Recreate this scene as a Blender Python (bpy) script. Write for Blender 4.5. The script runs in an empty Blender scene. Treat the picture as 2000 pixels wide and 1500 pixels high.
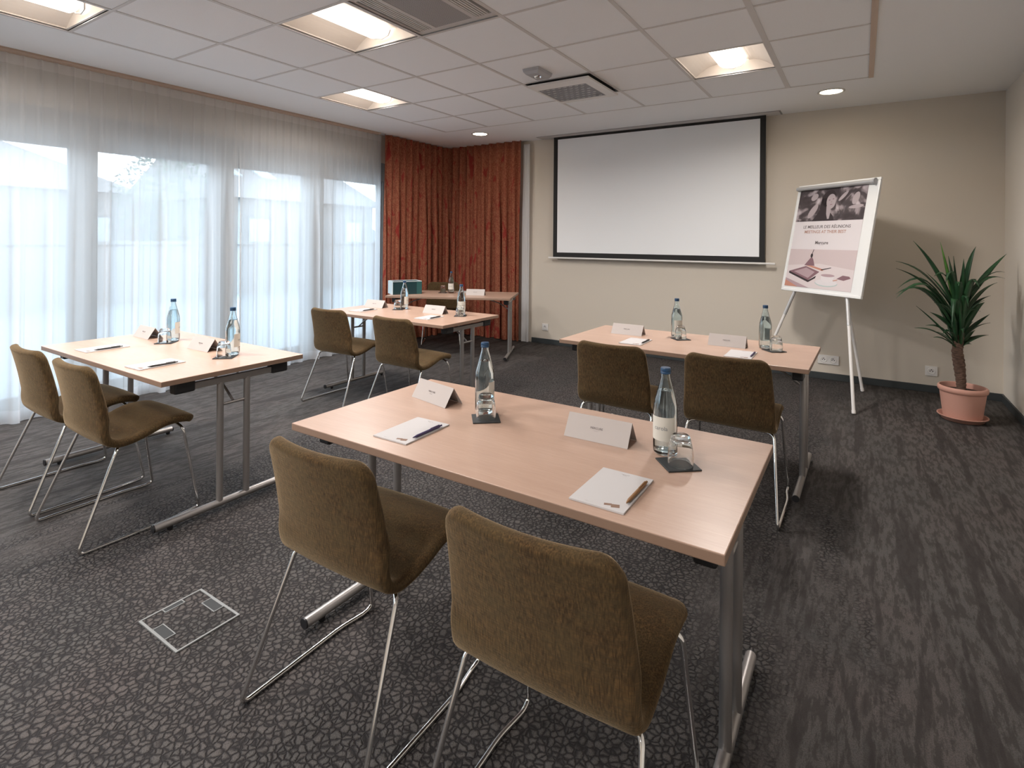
import bpy, bmesh, math, random
from mathutils import Vector, Matrix
random.seed(7)
sc = bpy.context.scene
COL = sc.collection
PI = math.pi

# ------------------------------------------------------------------ camera
HC, YAW, ROLL, FPX = 1.29, -0.5722, 0.0084, 1060.0
fwd = Vector((math.sin(YAW), math.cos(YAW), 0)); rgt = Vector((math.cos(YAW), -math.sin(YAW), 0)); upv = Vector((0, 0, 1))
r3 = rgt*math.cos(ROLL) + upv*math.sin(ROLL); u3 = upv*math.cos(ROLL) - rgt*math.sin(ROLL)
cam = bpy.data.cameras.new('camera'); camo = bpy.data.objects.new('camera', cam); COL.objects.link(camo)
cam.sensor_width = 36; cam.lens = FPX*36/2000
cam.shift_y = -(750-468.4)/2000; cam.shift_x = 0.0
cam.clip_start = .02; cam.clip_end = 300
M = Matrix((r3, u3, -fwd)).transposed().to_4x4(); M.translation = Vector((0, 0, HC))
camo.matrix_world = M
sc.camera = camo

# ------------------------------------------------------------------ world, light, exposure
world = bpy.data.worlds.new('world'); sc.world = world; world.use_nodes = True
wn = world.node_tree.nodes; wl = world.node_tree.links
bg = wn['Background']
tc = wn.new('ShaderNodeTexCoord'); sp = wn.new('ShaderNodeSeparateXYZ'); cr = wn.new('ShaderNodeValToRGB')
wl.new(tc.outputs['Generated'], sp.inputs[0]); wl.new(sp.outputs['Z'], cr.inputs[0])
cr.color_ramp.elements[0].position = 0.0; cr.color_ramp.elements[0].color = (.86, .925, 1, 1)
cr.color_ramp.elements[1].position = .7; cr.color_ramp.elements[1].color = (.62, .79, 1, 1)
wl.new(cr.outputs[0], bg.inputs['Color']); bg.inputs['Strength'].default_value = 2.7
pl = bpy.data.lights.new('window_daylight', 'AREA'); pl.shape = 'RECTANGLE'; pl.size = 8.5; pl.size_y = 2.3
pl.cycles.is_portal = True
po = bpy.data.objects.new('window_daylight', pl); COL.objects.link(po)
po.location = (-5.32, .73, 1.1); po.rotation_euler = (PI/2, 0, -PI/2)
sc.view_settings.view_transform = 'Standard'; sc.view_settings.look = 'None'
sc.view_settings.exposure = 1.38; sc.view_settings.gamma = 1.0
sc.view_settings.use_curve_mapping = False
LAMP_W = 14.5    # watts of each ceiling lamp's downward optic

# ------------------------------------------------------------------ node helpers
MATS = {}
def mat(name, col=(.8, .8, .8), rough=.5, metal=0, **k):
    m = bpy.data.materials.new(name); m.use_nodes = True; MATS[name] = m
    p = m.node_tree.nodes['Principled BSDF']
    p.inputs['Base Color'].default_value = (*col, 1); p.inputs['Roughness'].default_value = rough
    p.inputs['Metallic'].default_value = metal
    for kk, v in k.items():
        p.inputs[kk.replace('_', ' ')].default_value = v
    return m
def N(m, t, **k):
    n = m.node_tree.nodes.new(t)
    for a, v in k.items(): setattr(n, a, v)
    return n
def L(m, a, b): m.node_tree.links.new(a, b)
def P(m): return m.node_tree.nodes['Principled BSDF']
def objmap(m, scale=(1, 1, 1), rot=(0, 0, 0)):
    t = N(m, 'ShaderNodeTexCoord'); mp = N(m, 'ShaderNodeMapping')
    mp.inputs['Scale'].default_value = scale; mp.inputs['Rotation'].default_value = rot
    L(m, t.outputs['Object'], mp.inputs[0]); return mp.outputs[0]
def noise(m, vec, scale, detail=2, rough=.5, dist=0):
    n = N(m, 'ShaderNodeTexNoise'); n.inputs['Scale'].default_value = scale; n.inputs['Detail'].default_value = detail
    n.inputs['Roughness'].default_value = rough; n.inputs['Distortion'].default_value = dist
    L(m, vec, n.inputs['Vector']); return n.outputs['Fac']
def ramp(m, fac, stops, interp='LINEAR'):
    r = N(m, 'ShaderNodeValToRGB'); e = r.color_ramp.elements; r.color_ramp.interpolation = interp
    while len(e) < len(stops): e.new(.5)
    for i, (p, c) in enumerate(stops):
        e[i].position = p; e[i].color = (*c, 1) if len(c) == 3 else c
    L(m, fac, r.inputs[0]); return r.outputs[0]
def mix(m, f, a, b, mode='MIX'):
    n = N(m, 'ShaderNodeMix', data_type='RGBA', blend_type=mode)
    if hasattr(f, 'links'): L(m, f, n.inputs[0])
    else: n.inputs[0].default_value = f
    for i, v in ((6, a), (7, b)):
        if hasattr(v, 'links'): L(m, v, n.inputs[i])
        else: n.inputs[i].default_value = (*v, 1)
    return n.outputs[2]
def mth(m, op, a, b=None, c=None, clamp=False):
    n = N(m, 'ShaderNodeMath', operation=op); n.use_clamp = clamp
    for i, v in enumerate((a, b, c)):
        if v is None: continue
        if hasattr(v, 'links'): L(m, v, n.inputs[i])
        else: n.inputs[i].default_value = v
    return n.outputs[0]
def bump(m, h, strength=.3, dist=.01):
    b = N(m, 'ShaderNodeBump'); b.inputs['Strength'].default_value = strength; b.inputs['Distance'].default_value = dist
    L(m, h, b.inputs['Height']); L(m, b.outputs[0], P(m).inputs['Normal'])
G = lambda v: (v, v, v)

# ------------------------------------------------------------------ materials
def plaster(name, col, rough=.85):
    m = mat(name, col, rough); v = objmap(m)
    n = noise(m, v, 1.1, 3); c = mix(m, mth(m, 'MULTIPLY', n, .12), col, tuple(x*.8 for x in col))
    L(m, c, P(m).inputs['Base Color']); bump(m, noise(m, v, 120, 3), .08, .002); return m
plaster('wall_paint', (.64, .58, .50)); plaster('wall_paint_lit', (.74, .69, .62)); plaster('ceiling_paint', (.91, .915, .925))
m = mat('ceiling_tile', (.85, .86, .87), .9); v = objmap(m)
L(m, mix(m, ramp(m, noise(m, v, 260, 2), [(.35, G(0)), (.7, G(1))]), (.88, .89, .905), (.93, .94, .955)), P(m).inputs['Base Color'])
bump(m, noise(m, v, 300, 2), .12, .001)
mat('rim_metal', (.30, .31, .31), .4, .5); mat('ceiling_bar', (.66, .635, .62), .5); mat('bar_beige', (.60, .47, .38), .6)
mat('screen_white', (.89, .91, .93), .85); mat('black_cloth', (.012, .012, .012), .7); mat('white_plastic', (.78, .76, .74), .35)
mat('dark_slot', (.02, .02, .02), .8); mat('dark_void', (.01, .01, .01), .9)

# carpet: cut-pile planks with pebble relief and streaked zones
m = mat('carpet', (.1, .1, .1), .92); v = objmap(m)
P(m).inputs['Specular IOR Level'].default_value = .22; P(m).inputs['Roughness'].default_value = .74; P(m).inputs['Sheen Weight'].default_value = .0; P(m).inputs['Sheen Roughness'].default_value = .5
sep = N(m, 'ShaderNodeSeparateXYZ'); L(m, v, sep.inputs[0])
wob = N(m, 'ShaderNodeTexNoise'); wob.inputs['Scale'].default_value = 70; L(m, v, wob.inputs['Vector'])
vm = N(m, 'ShaderNodeVectorMath', operation='MULTIPLY_ADD'); L(m, wob.outputs['Color'], vm.inputs[0]); vm.inputs[1].default_value = (.011, .011, 0); L(m, v, vm.inputs[2])
vo = N(m, 'ShaderNodeTexVoronoi', feature='DISTANCE_TO_EDGE'); vo.inputs['Scale'].default_value = 52; L(m, vm.outputs[0], vo.inputs['Vector'])
vc = N(m, 'ShaderNodeTexVoronoi', feature='F1'); vc.inputs['Scale'].default_value = 52; L(m, vm.outputs[0], vc.inputs['Vector'])
edge = ramp(m, vo.outputs['Distance'], [(0, G(0)), (.06, G(.18)), (.16, G(.75)), (.30, G(1))])
# planks 0.25 x 1.0 laid along Y with random tone
br = N(m, 'ShaderNodeTexBrick'); br.offset = .37; br.inputs['Scale'].default_value = 1; br.inputs['Mortar Size'].default_value = 0
br.inputs['Brick Width'].default_value = 1.0; br.inputs['Row Height'].default_value = .25
br.inputs['Color1'].default_value = (0, 0, 0, 1); br.inputs['Color2'].default_value = (1, 1, 1, 1)
L(m, objmap(m, rot=(0, 0, PI/2)), br.inputs['Vector'])
plank = br.outputs['Color']
st1 = noise(m, objmap(m, (9, .8, 1)), 1.6, 3, .6, .3)
st2 = noise(m, objmap(m, (30, 6, 1)), 1.6, 5, .7)
zone = noise(m, objmap(m, (1.6, .45, 1)), 1.5, 2, .5, .2)
# pebble relief is woven mainly into the middle lanes of the room
lane = mth(m, 'SUBTRACT', 1.0, mth(m, 'ABSOLUTE', mth(m, 'DIVIDE', mth(m, 'ADD', sep.outputs['X'], 1.60), 1.6)))
pm = mth(m, 'ADD', mth(m, 'MULTIPLY', lane, 4.5), mth(m, 'MULTIPLY', mth(m, 'SUBTRACT', zone, .5), 5.0))
pm = mth(m, 'ADD', pm, mth(m, 'MULTIPLY', mth(m, 'SUBTRACT', st1, .5), 2.2))
pm = mth(m, 'ADD', mth(m, 'MULTIPLY', pm, 1.3), -.2, clamp=True)
tone = mix(m, mth(m, 'MULTIPLY', plank, .6), (.094, .078, .074), (.079, .081, .076))
tone = mix(m, ramp(m, noise(m, v, 2.3, 2), [(.35, G(0)), (.65, G(1))]), tone, (.074, .073, .070))
tone = mix(m, ramp(m, vc.outputs['Color'], [(0, G(0)), (1, G(.45))]), tone, (.118, .103, .096))
speck = noise(m, v, 300, 3)
tone = mix(m, ramp(m, speck, [(.38, G(.75)), (.55, G(0))]), tone, (.045, .040, .040))
peb = mix(m, edge, (.013, .011, .012), tone)
flat = mix(m, ramp(m, st2, [(.45, G(.85)), (.53, G(0))]), tone, (.038, .033, .031))
flat = mix(m, ramp(m, st1, [(.40, G(.75)), (.47, G(0))]), flat, (.030, .025, .024))
L(m, mix(m, pm, flat, peb), P(m).inputs['Base Color'])
hgt = mth(m, 'MULTIPLY', mth(m, 'SUBTRACT', 1.0, mth(m, 'MULTIPLY', mth(m, 'SUBTRACT', 1.0, edge), pm)), .8)
bump(m, mth(m, 'ADD', hgt, mth(m, 'MULTIPLY', speck, .35)), .8, .006)

mat('baseboard', (.035, .042, .045), .6)

# beech laminate
m = mat('beech', (.55, .36, .26), .33); v = objmap(m, (1, 7, 1))
g1 = noise(m, v, 2.2, 4, .6, .4); g2 = noise(m, objmap(m, (3, 60, 1)), 3, 3, .6)
c = mix(m, ramp(m, g1, [(.3, G(0)), (.7, G(1))]), (.44, .295, .225), (.50, .345, .268))
c = mix(m, ramp(m, g2, [(.4, G(.35)), (.6, G(0))]), c, (.40, .26, .19))
L(m, c, P(m).inputs['Base Color']); P(m).inputs['Specular IOR Level'].default_value = .45
mat('beech_edge', (.27, .175, .125), .45)
mat('steel_paint', (.36, .34, .33), .38, .75); mat('black_plastic', (.012, .012, .014), .4)
mat('chrome', (.78, .77, .76), .13, 1.0)

# chair fabric
m = mat('fabric', (.14, .095, .045), .95); v = objmap(m)
P(m).inputs['Sheen Weight'].default_value = .45; P(m).inputs['Sheen Roughness'].default_value = .4
P(m).inputs['Sheen Tint'].default_value = (.80, .60, .38, 1); P(m).inputs['Specular IOR Level'].default_value = .15
w1 = noise(m, objmap(m, (300, 300, 34)), 1, 3); w2 = noise(m, objmap(m, (36, 70, 320)), 1, 2); w3 = noise(m, v, 14, 3)
c = mix(m, ramp(m, w1, [(.35, G(0)), (.65, G(1))]), (.030, .017, .008), (.118, .068, .028))
c = mix(m, ramp(m, w2, [(.4, G(.55)), (.62, G(0))]), c, (.050, .033, .017))
c = mix(m, ramp(m, w3, [(.35, G(.3)), (.65, G(0))]), c, (.085, .065, .032))
L(m, c, P(m).inputs['Base Color']); bump(m, mth(m, 'ADD', w1, w2), .5, .0015)

# curtains
def cloth(name, col, trans, rough=.9, transp=0.0):
    m = bpy.data.materials.new(name); m.use_nodes = True; MATS[name] = m
    nt = m.node_tree; nt.nodes.remove(nt.nodes['Principled BSDF']); out = nt.nodes['Material Output']
    d = N(m, 'ShaderNodeBsdfDiffuse'); t = N(m, 'ShaderNodeBsdfTranslucent'); s = N(m, 'ShaderNodeMixShader')
    s.inputs[0].default_value = trans; L(m, d.outputs[0], s.inputs[1]); L(m, t.outputs[0], s.inputs[2])
    if isinstance(col, tuple):
        d.inputs[0].default_value = (*col, 1); t.inputs[0].default_value = (*col, 1)
    else:
        c = col(m); L(m, c, d.inputs[0]); L(m, c, t.inputs[0])
    last = s.outputs[0]
    if transp:
        tr = N(m, 'ShaderNodeBsdfTransparent'); s2 = N(m, 'ShaderNodeMixShader'); lw = N(m, 'ShaderNodeLayerWeight')
        lw.inputs['Blend'].default_value = .35
        # threads close up as the cloth turns edge-on
        f = mth(m, 'MULTIPLY', mth(m, 'SUBTRACT', 1.0, lw.outputs['Facing']), transp)
        L(m, f, s2.inputs[0]); L(m, last, s2.inputs[1]); L(m, tr.outputs[0], s2.inputs[2]); last = s2.outputs[0]
    L(m, last, out.inputs[0]); return m
cloth('sheer', (.80, .805, .815), .74, transp=.27)
cloth('sheer_hem', (.88, .88, .90), .68, transp=.25)
cloth('lining', (.75, .75, .76), .4)
def redcol(m):
    a = noise(m, objmap(m, (1.4, 1.4, .45)), 9, 2, .5, .8)
    b = noise(m, objmap(m, (1, 1, .45)), 60, 3, .65, 2.0)
    c = mix(m, ramp(m, b, [(.44, G(0)), (.56, G(1))]), (.25, .070, .045), (.36, .145, .085))
    return mix(m, ramp(m, a, [(.60, G(0)), (.66, G(.8))]), c, (.27, .03, .028))
cloth('red_drape', redcol, .12)

# glass and water
def glass(name, col=(1, 1, 1), ior=1.45, rough=0.0):
    m = mat(name, col, rough); P(m).inputs['Transmission Weight'].default_value = 1; P(m).inputs['IOR'].default_value = ior; return m
glass('bottle_glass', (.88, .96, .98)); glass('tumbler_glass', (.98, 1, 1)); glass('water', (.93, .98, 1), 1.33)
m = bpy.data.materials.new('pane_glass'); m.use_nodes = True; MATS['pane_glass'] = m
nt = m.node_tree; nt.nodes.remove(nt.nodes['Principled BSDF'])
fr = N(m, 'ShaderNodeFresnel'); fr.inputs[0].default_value = 1.45; tr = N(m, 'ShaderNodeBsdfTransparent'); gl = N(m, 'ShaderNodeBsdfGlossy')
gl.inputs['Roughness'].default_value = .02; tr.inputs[0].default_value = (.93, .96, .96, 1); s = N(m, 'ShaderNodeMixShader')
L(m, fr.outputs[0], s.inputs[0]); L(m, tr.outputs[0], s.inputs[1]); L(m, gl.outputs[0], s.inputs[2]); L(m, s.outputs[0], nt.nodes['Material Output'].inputs[0])
mat('window_frame', (.24, .27, .29), .5); mat('cap_blue', (.012, .055, .13), .35); mat('label_cream', (.62, .60, .54), .7)
mat('label_grey_ink', (.20, .22, .25), .7); mat('coaster', (.018, .02, .022), .6); mat('paper', (.52, .50, .50), .75); mat('card_paper', (.47, .425, .405), .7)
mat('ink_dark', (.12, .10, .10), .7); mat('ink_rose', (.40, .21, .15), .7); mat('ink_brown', (.22, .13, .09), .7); mat('ink_pale', (.45, .42, .42), .7)
mat('kraft', (.24, .12, .045), .55); mat('pen_violet', (.045, .03, .10), .35); mat('pen_black', (.02, .02, .022), .4)
mat('terracotta', (.56, .30, .235), .65); mat('soil', (.035, .018, .012), .95)
m = mat('bark', (.12, .07, .05), .9); v = objmap(m, (1, 1, 3))
L(m, ramp(m, noise(m, v, 40, 4), [(.3, (.05, .028, .02)), (.7, (.20, .125, .09))]), P(m).inputs['Base Color']); bump(m, noise(m, v, 40, 4), .8, .01)
def leafm(name, a, b):
    m = mat(name, a, .4); v = objmap(m)
    L(m, mix(m, ramp(m, noise(m, v, 6, 2), [(.4, G(0)), (.6, G(1))]), a, b), P(m).inputs['Base Color'])
    P(m).inputs['Specular IOR Level'].default_value = .4
leafm('leaf_dark', (.014, .052, .022), (.028, .085, .034)); leafm('leaf_bright', (.10, .26, .035), (.06, .17, .03))
def emis(name, col, s):
    m = bpy.data.materials.new(name); m.use_nodes = True; MATS[name] = m; nt = m.node_tree
    nt.nodes.remove(nt.nodes['Principled BSDF']); e = N(m, 'ShaderNodeEmission'); e.inputs[0].default_value = (*col, 1); e.inputs[1].default_value = s
    L(m, e.outputs[0], nt.nodes['Material Output'].inputs[0])
emis('lamp_glow', (1, .84, .70), 2.4); emis('spot_glow', (1, .84, .62), 14.0)
mat('reflector', (.80, .76, .72), .45); mat('metal_trim', (.60, .60, .60), .35, .6); mat('grille_grey', (.30, .29, .29), .6)
def perf(name, sc_, hole, base):
    m = mat(name, base, .6); v = objmap(m)
    vo = N(m, 'ShaderNodeTexVoronoi', feature='F1'); vo.inputs['Scale'].default_value = sc_; vo.inputs['Randomness'].default_value = 0; L(m, v, vo.inputs['Vector'])
    L(m, mix(m, ramp(m, vo.outputs['Distance'], [(.28, G(1)), (.36, G(0))]), base, hole), P(m).inputs['Base Color'])
perf('perforated', 120, (.06, .055, .055), (.50, .48, .47))
mat('vent_grey', (.26, .26, .275), .6)
mat('ac_white', (.62, .59, .57), .5); mat('board_white', (.80, .81, .80), .3); mat('alu', (.62, .62, .62), .35, .5); mat('clamp_grey', (.42, .42, .44), .4)
mat('teal_box', (.008, .035, .042), .12); mat('teal_light', (.02, .085, .085), .15); mat('box_rim_lit_end', (.60, .70, .72), .4)
m = mat('poster_blur', (.1, .1, .1), .5)
L(m, ramp(m, noise(m, objmap(m, (1, 1, 1)), 9, 2, .5, .8), [(.38, (.045, .033, .036)), (.52, (.075, .06, .063)), (.60, (.30, .25, .26)), (.72, (.50, .44, .46))]), P(m).inputs['Base Color'])
mat('hair', (.03, .02, .022), .6); mat('skin_grey', (.40, .34, .35), .6); mat('poster_pink', (.58, .48, .48), .6); mat('poster_paper', (.70, .65, .66), .45)
mat('poster_table', (.66, .58, .58), .6); mat('poster_mauve', (.22, .12, .14), .6); mat('poster_mauve_light', (.42, .30, .32), .6); mat('poster_orange', (.52, .24, .17), .6); mat('poster_cup', (.68, .64, .65), .6); mat('poster_teal', (.42, .52, .50), .6)
plaster('ext_render', (.30, .30, .30)); mat('ext_roof', (.24, .22, .21), .8); mat('ext_glass', (.55, .65, .7), .1); mat('ext_ground', (.27, .28, .28), .9)
mat('ext_hill', (.30, .34, .36), .9); mat('ext_leaf', (.13, .18, .12), .8)

# ------------------------------------------------------------------ mesh helpers
def link(name, me, m=None, parent=None):
    o = bpy.data.objects.new(name, me); COL.objects.link(o)
    if m is not None:
        for mm in (m if isinstance(m, (list, tuple)) else [m]): me.materials.append(MATS[mm])
    if parent: o.parent = parent
    return o
def fin(name, bm, m, parent=None, smooth=False, ang=None):
    me = bpy.data.meshes.new(name); bmesh.ops.recalc_face_normals(bm, faces=bm.faces[:]); bm.to_mesh(me); bm.free()
    if smooth:
        me.polygons.foreach_set('use_smooth', [True]*len(me.polygons))
        if ang: 
            try: me.set_sharp_from_angle(angle=math.radians(ang))
            except Exception: pass
    return link(name, me, m, parent)
def B(bm, x0, x1, y0, y1, z0, z1, mi=0, T=None, bev=0):
    vs = [bm.verts.new(Vector((x, y, z))) for x in (x0, x1) for y in (y0, y1) for z in (z0, z1)]
    if T is not None:
        for q in vs: q.co = T @ q.co
    fs = [(0, 1, 3, 2), (4, 6, 7, 5), (0, 4, 5, 1), (2, 3, 7, 6), (0, 2, 6, 4), (1, 5, 7, 3)]
    out = [bm.faces.new([vs[i] for i in f]) for f in fs]
    for f in out: f.material_index = mi
    if bev:
        es = list({e for f in out for e in f.edges}); bmesh.ops.bevel(bm, geom=es, offset=bev, segments=2, affect='EDGES', profile=.5)
    return out
def box(name, x0, x1, y0, y1, z0, z1, m, parent=None, bev=0, T=None):
    bm = bmesh.new(); B(bm, x0, x1, y0, y1, z0, z1, T=T, bev=bev); return fin(name, bm, m, parent)
def tube_bm(bm, pts, r, n=10, closed=False, cap=True, mi=0):
    pts = [Vector(p) for p in pts]; rings = []; k = len(pts)
    prev = None
    for i, p in enumerate(pts):
        if closed: a = pts[(i-1) % k]; b = pts[(i+1) % k]
        else: a = pts[max(i-1, 0)]; b = pts[min(i+1, k-1)]
        t = (b-a).normalized()
        if prev is None:
            u = t.orthogonal().normalized()
        else:
            u = (prev - t*prev.dot(t)); u = u.normalized() if u.length > 1e-6 else t.orthogonal().normalized()
        prev = u; w = t.cross(u)
        rr = r[i] if isinstance(r, (list, tuple)) else r
        rings.append([bm.verts.new(p + (u*math.cos(2*PI*j/n) + w*math.sin(2*PI*j/n))*rr) for j in range(n)])
    m_ = k if closed else k-1
    for i in range(m_):
        A, Bq = rings[i], rings[(i+1) % k]; off = 0
        if closed and i == k-1:   # align the seam
            off = min(range(n), key=lambda o: (A[0].co-Bq[o].co).length)
        for j in range(n):
            f = bm.faces.new((A[j], A[(j+1) % n], Bq[(j+1+off) % n], Bq[(j+off) % n])); f.material_index = mi
    if cap and not closed:
        for R_ in (rings[0], rings[-1]):
            f = bm.faces.new(R_); f.material_index = mi
def tube(name, pts, r, m, parent=None, n=10, closed=False, mi=0):
    bm = bmesh.new(); tube_bm(bm, pts, r, n, closed); return fin(name, bm, m, parent, True, 50)
def fillet(pts, rad, n=5, closed=False):
    pts = [Vector(p) for p in pts]; out = []; k = len(pts)
    for i, p in enumerate(pts):
        if not closed and i in (0, k-1): out.append(p); continue
        a = pts[(i-1) % k]; b = pts[(i+1) % k]; da = (a-p); db = (b-p)
        rr = rad[i] if isinstance(rad, (list, tuple)) else rad
        d = min(rr, da.length*.45, db.length*.45); s_ = p+da.normalized()*d; e_ = p+db.normalized()*d
        for j in range(n+1):
            t = j/n; out.append(s_*(1-t)**2 + p*2*t*(1-t) + e_*t*t)
    return out
def lathe(name, prof, m, parent=None, n=32, mi=None, loc=(0, 0, 0)):
    bm = bmesh.new(); rings = []
    for (r, z) in prof:
        if r < 1e-6: rings.append([bm.verts.new((loc[0], loc[1], loc[2]+z))])
        else: rings.append([bm.verts.new((loc[0]+r*math.cos(2*PI*j/n), loc[1]+r*math.sin(2*PI*j/n), loc[2]+z)) for j in range(n)])
    for i in range(len(rings)-1):
        A, C_ = rings[i], rings[i+1]
        for j in range(n):
            if len(A) == 1 and len(C_) == 1: continue
            if len(A) == 1: bm.faces.new((A[0], C_[j], C_[(j+1) % n]))
            elif len(C_) == 1: bm.faces.new((A[j], A[(j+1) % n], C_[0]))
            else: bm.faces.new((A[j], A[(j+1) % n], C_[(j+1) % n], C_[j]))
    bmesh.ops.remove_doubles(bm, verts=bm.verts[:], dist=1e-6)
    return fin(name, bm, m, parent, True, 40)
def empty(name, label, cat, loc=(0, 0, 0), rz=0, group=None):
    o = bpy.data.objects.new(name, None); COL.objects.link(o); o.location = loc; o.rotation_euler = (0, 0, rz)
    o.empty_display_size = .1; o['label'] = label; o['category'] = cat
    if group: o['group'] = group
    return o
def tag(o, label, cat, group=None):
    o['label'] = label; o['category'] = cat
    if group: o['group'] = group
    return o
def struct(o): o['kind'] = 'structure'; return o
def dup(root, loc, rz=0, label=None, group=None):
    r = root.copy(); COL.objects.link(r); r.location = loc; r.rotation_euler = (0, 0, rz)
    if label: r['label'] = label
    if group: r['group'] = group
    for ch in list(root.children):
        c = ch.copy(); COL.objects.link(c); c.parent = r
        for g in list(ch.children):
            d = g.copy(); COL.objects.link(d); d.parent = c
    return r
_txt = {}
def text(name, s, size, m, parent, T, align='CENTER', ext=.0001, bold=0):
    k = (s, size, align)
    if k not in _txt:
        cu = bpy.data.curves.new('lettering', 'FONT'); cu.body = s; cu.size = size; cu.align_x = align; cu.align_y = 'CENTER'; cu.extrude = ext; cu.offset = bold
        cu.resolution_u = 3
        o = bpy.data.objects.new('lettering', cu); COL.objects.link(o)
        dg = bpy.context.evaluated_depsgraph_get(); me = bpy.data.meshes.new_from_object(o.evaluated_get(dg))
        bpy.data.objects.remove(o); _txt[k] = me
    me = _txt[k].copy(); me.name = name; me.materials.clear(); me.transform(T)
    return link(name, me, m, parent)

# ------------------------------------------------------------------ room shell
XL, XR, YB, YF, ZC = -4.95, .985, 5.92, -4.6, 2.548
struct(box('floor', -5.3, XR+.15, YF-.15, YB+.15, -.12, 0, 'carpet'))
struct(box('wall_back', XL-.35, XR+.15, YB, YB+.15, 0, 2.9, 'wall_paint'))
struct(box('wall_right', XR, XR+.15, YF, YB, 0, 2.9, 'wall_paint_lit'))  # paler than the other walls, window light put into its colour
struct(box('wall_rear', XL-.35, XR+.15, YF-.15, YF, 0, 2.9, 'wall_paint'))
bm = bmesh.new()
B(bm, -5.22, -5.05, YF, YB, 2.235, 2.9); B(bm, -5.22, -5.05, YF, -3.47, 0, 2.235); B(bm, -5.22, -5.05, 4.93, YB, 0, 2.235)
struct(fin('wall_left', bm, 'wall_paint'))
struct(box('baseboard_back', -3.5, XR, YB-.014, YB, 0, .062, 'baseboard', bev=.003))
struct(box('baseboard_right', XR-.014, XR, YF, YB-.014, 0, .062, 'baseboard', bev=.003))

# ceiling: plaster margin, T-bar grid, lay-in tiles
GX, GY, TS = -2.913, 2.53, .6
GX0, GX1, GY1 = GX-2*TS, .062, GY+4*TS
JN = -11; GY0 = GY+JN*TS
bm = bmesh.new()
B(bm, -4.80, GX0, YF, YB, ZC, 2.75); B(bm, GX1, XR, YF, YB, ZC, 2.75); B(bm, GX0, GX1, GY1, YB, ZC, 2.75); B(bm, GX0, GX1, YF, GY0, ZC, 2.75)
B(bm, -5.05, XR, YF, YB, 2.75, 2.9); B(bm, -5.05, -4.80, YF, YB, ZC+.035, 2.75)
ceil = struct(fin('ceiling', bm, 'ceiling_paint'))
box('curtain_rail', -4.905, -4.815, YF+.02, 4.58, ZC-.012, ZC+.034, 'bar_beige', ceil)
bm = bmesh.new()
for i in range(-2, 6):
    x = GX+i*TS if i < 5 else GX1-.012
    w = .012 if i < 5 else .014
    if i in (4,): w = .017
    B(bm, x-w, x+w, GY0, GY1, ZC-.0022, ZC+.001)
for j in range(JN, 5):
    y = GY+j*TS; B(bm, GX0, GX1, y-.009, y+.009, ZC-.0018, ZC+.0008)
fin('ceiling_grid', bm, 'ceiling_bar', ceil)
box('edge_strip', GX1-.026, GX1+.006, GY0, GY1, ZC-.006, ZC-.0024, 'bar_beige', ceil)
LIGHTS = [(0, -1), (-2, -3), (-2, 1), (3, 2), (0, -5), (3, -6), (-2, -7), (0, -9), (3, -10)]  # those behind the camera are unseen, added to brighten the room
CASS = [(1, -1)]; VENT = [(1, 2)]
tile_me = {}
for i in range(-2, 5):
    for j in range(JN, 4):
        if (i, j) in LIGHTS or (i, j) in CASS or (i, j) in VENT: continue
        x0 = GX+i*TS; x1 = min(x0+TS, GX1); k = round(x1-x0, 3)
        if k not in tile_me:
            bm = bmesh.new(); B(bm, .002, k-.002, .002, TS-.002, 0, .014, bev=0); 
            me = bpy.data.meshes.new('ceiling_tile'); bmesh.ops.recalc_face_normals(bm, faces=bm.faces[:]); bm.to_mesh(me); bm.free(); me.materials.append(MATS['ceiling_tile']); tile_me[k] = me
        o = link('ceiling_tile', tile_me[k], None, ceil); o.location = (x0, GY+j*TS, ZC+.0012)

# windows behind the sheers, and an added bare one out of view
def window(n, y0, y1, ymid0, ymid1):
    w = bpy.data.objects.new('window_%d' % n, None); COL.objects.link(w); w['kind'] = 'structure'; w.location = (-5.12, (y0+y1)/2, 0)
    T = Matrix.Translation((0, -(y0+y1)/2, 0))
    bm = bmesh.new(); x0, x1 = -.05, .05
    B(bm, x0, x1, y0, y0+.07, 0, 2.235, T=T); B(bm, x0, x1, y1-.07, y1, 0, 2.235, T=T)
    B(bm, x0, x1, y0+.07, y1-.07, 0, .06, T=T); B(bm, x0, x1, ymid0, ymid1, .06, 2.0, T=T)
    fin('window_frame', bm, 'window_frame', w)
    box('shutter_box', -.05, .075, y0+.07, y1-.07, 2.0, 2.235, 'window_frame', w, .004, T)
    for a, b in ((y0+.07, ymid0), (ymid1, y1-.07)):
        bm = bmesh.new()
        for q in ((a, a+.045, .06, 2.0), (b-.045, b, .06, 2.0), (a+.045, b-.045, .06, .13), (a+.045, b-.045, 1.965, 2.0)):
            B(bm, -.03, .03, q[0], q[1], q[2], q[3], T=T)
        s_ = fin('sash', bm, 'window_frame', w)
        box('pane', -.004, .004, a+.045, b-.045, .13, 1.965, 'pane_glass', s_, T=T)
window(4, -3.47, -1.38, -2.47, -2.38); window(1, -1.38, .72, -.37, -.28); window(2, .72, 2.83, 1.70, 1.79); window(3, 2.83, 4.93, 3.77, 3.94)  # the one farthest behind the camera is unseen, left uncurtained to add daylight

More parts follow.
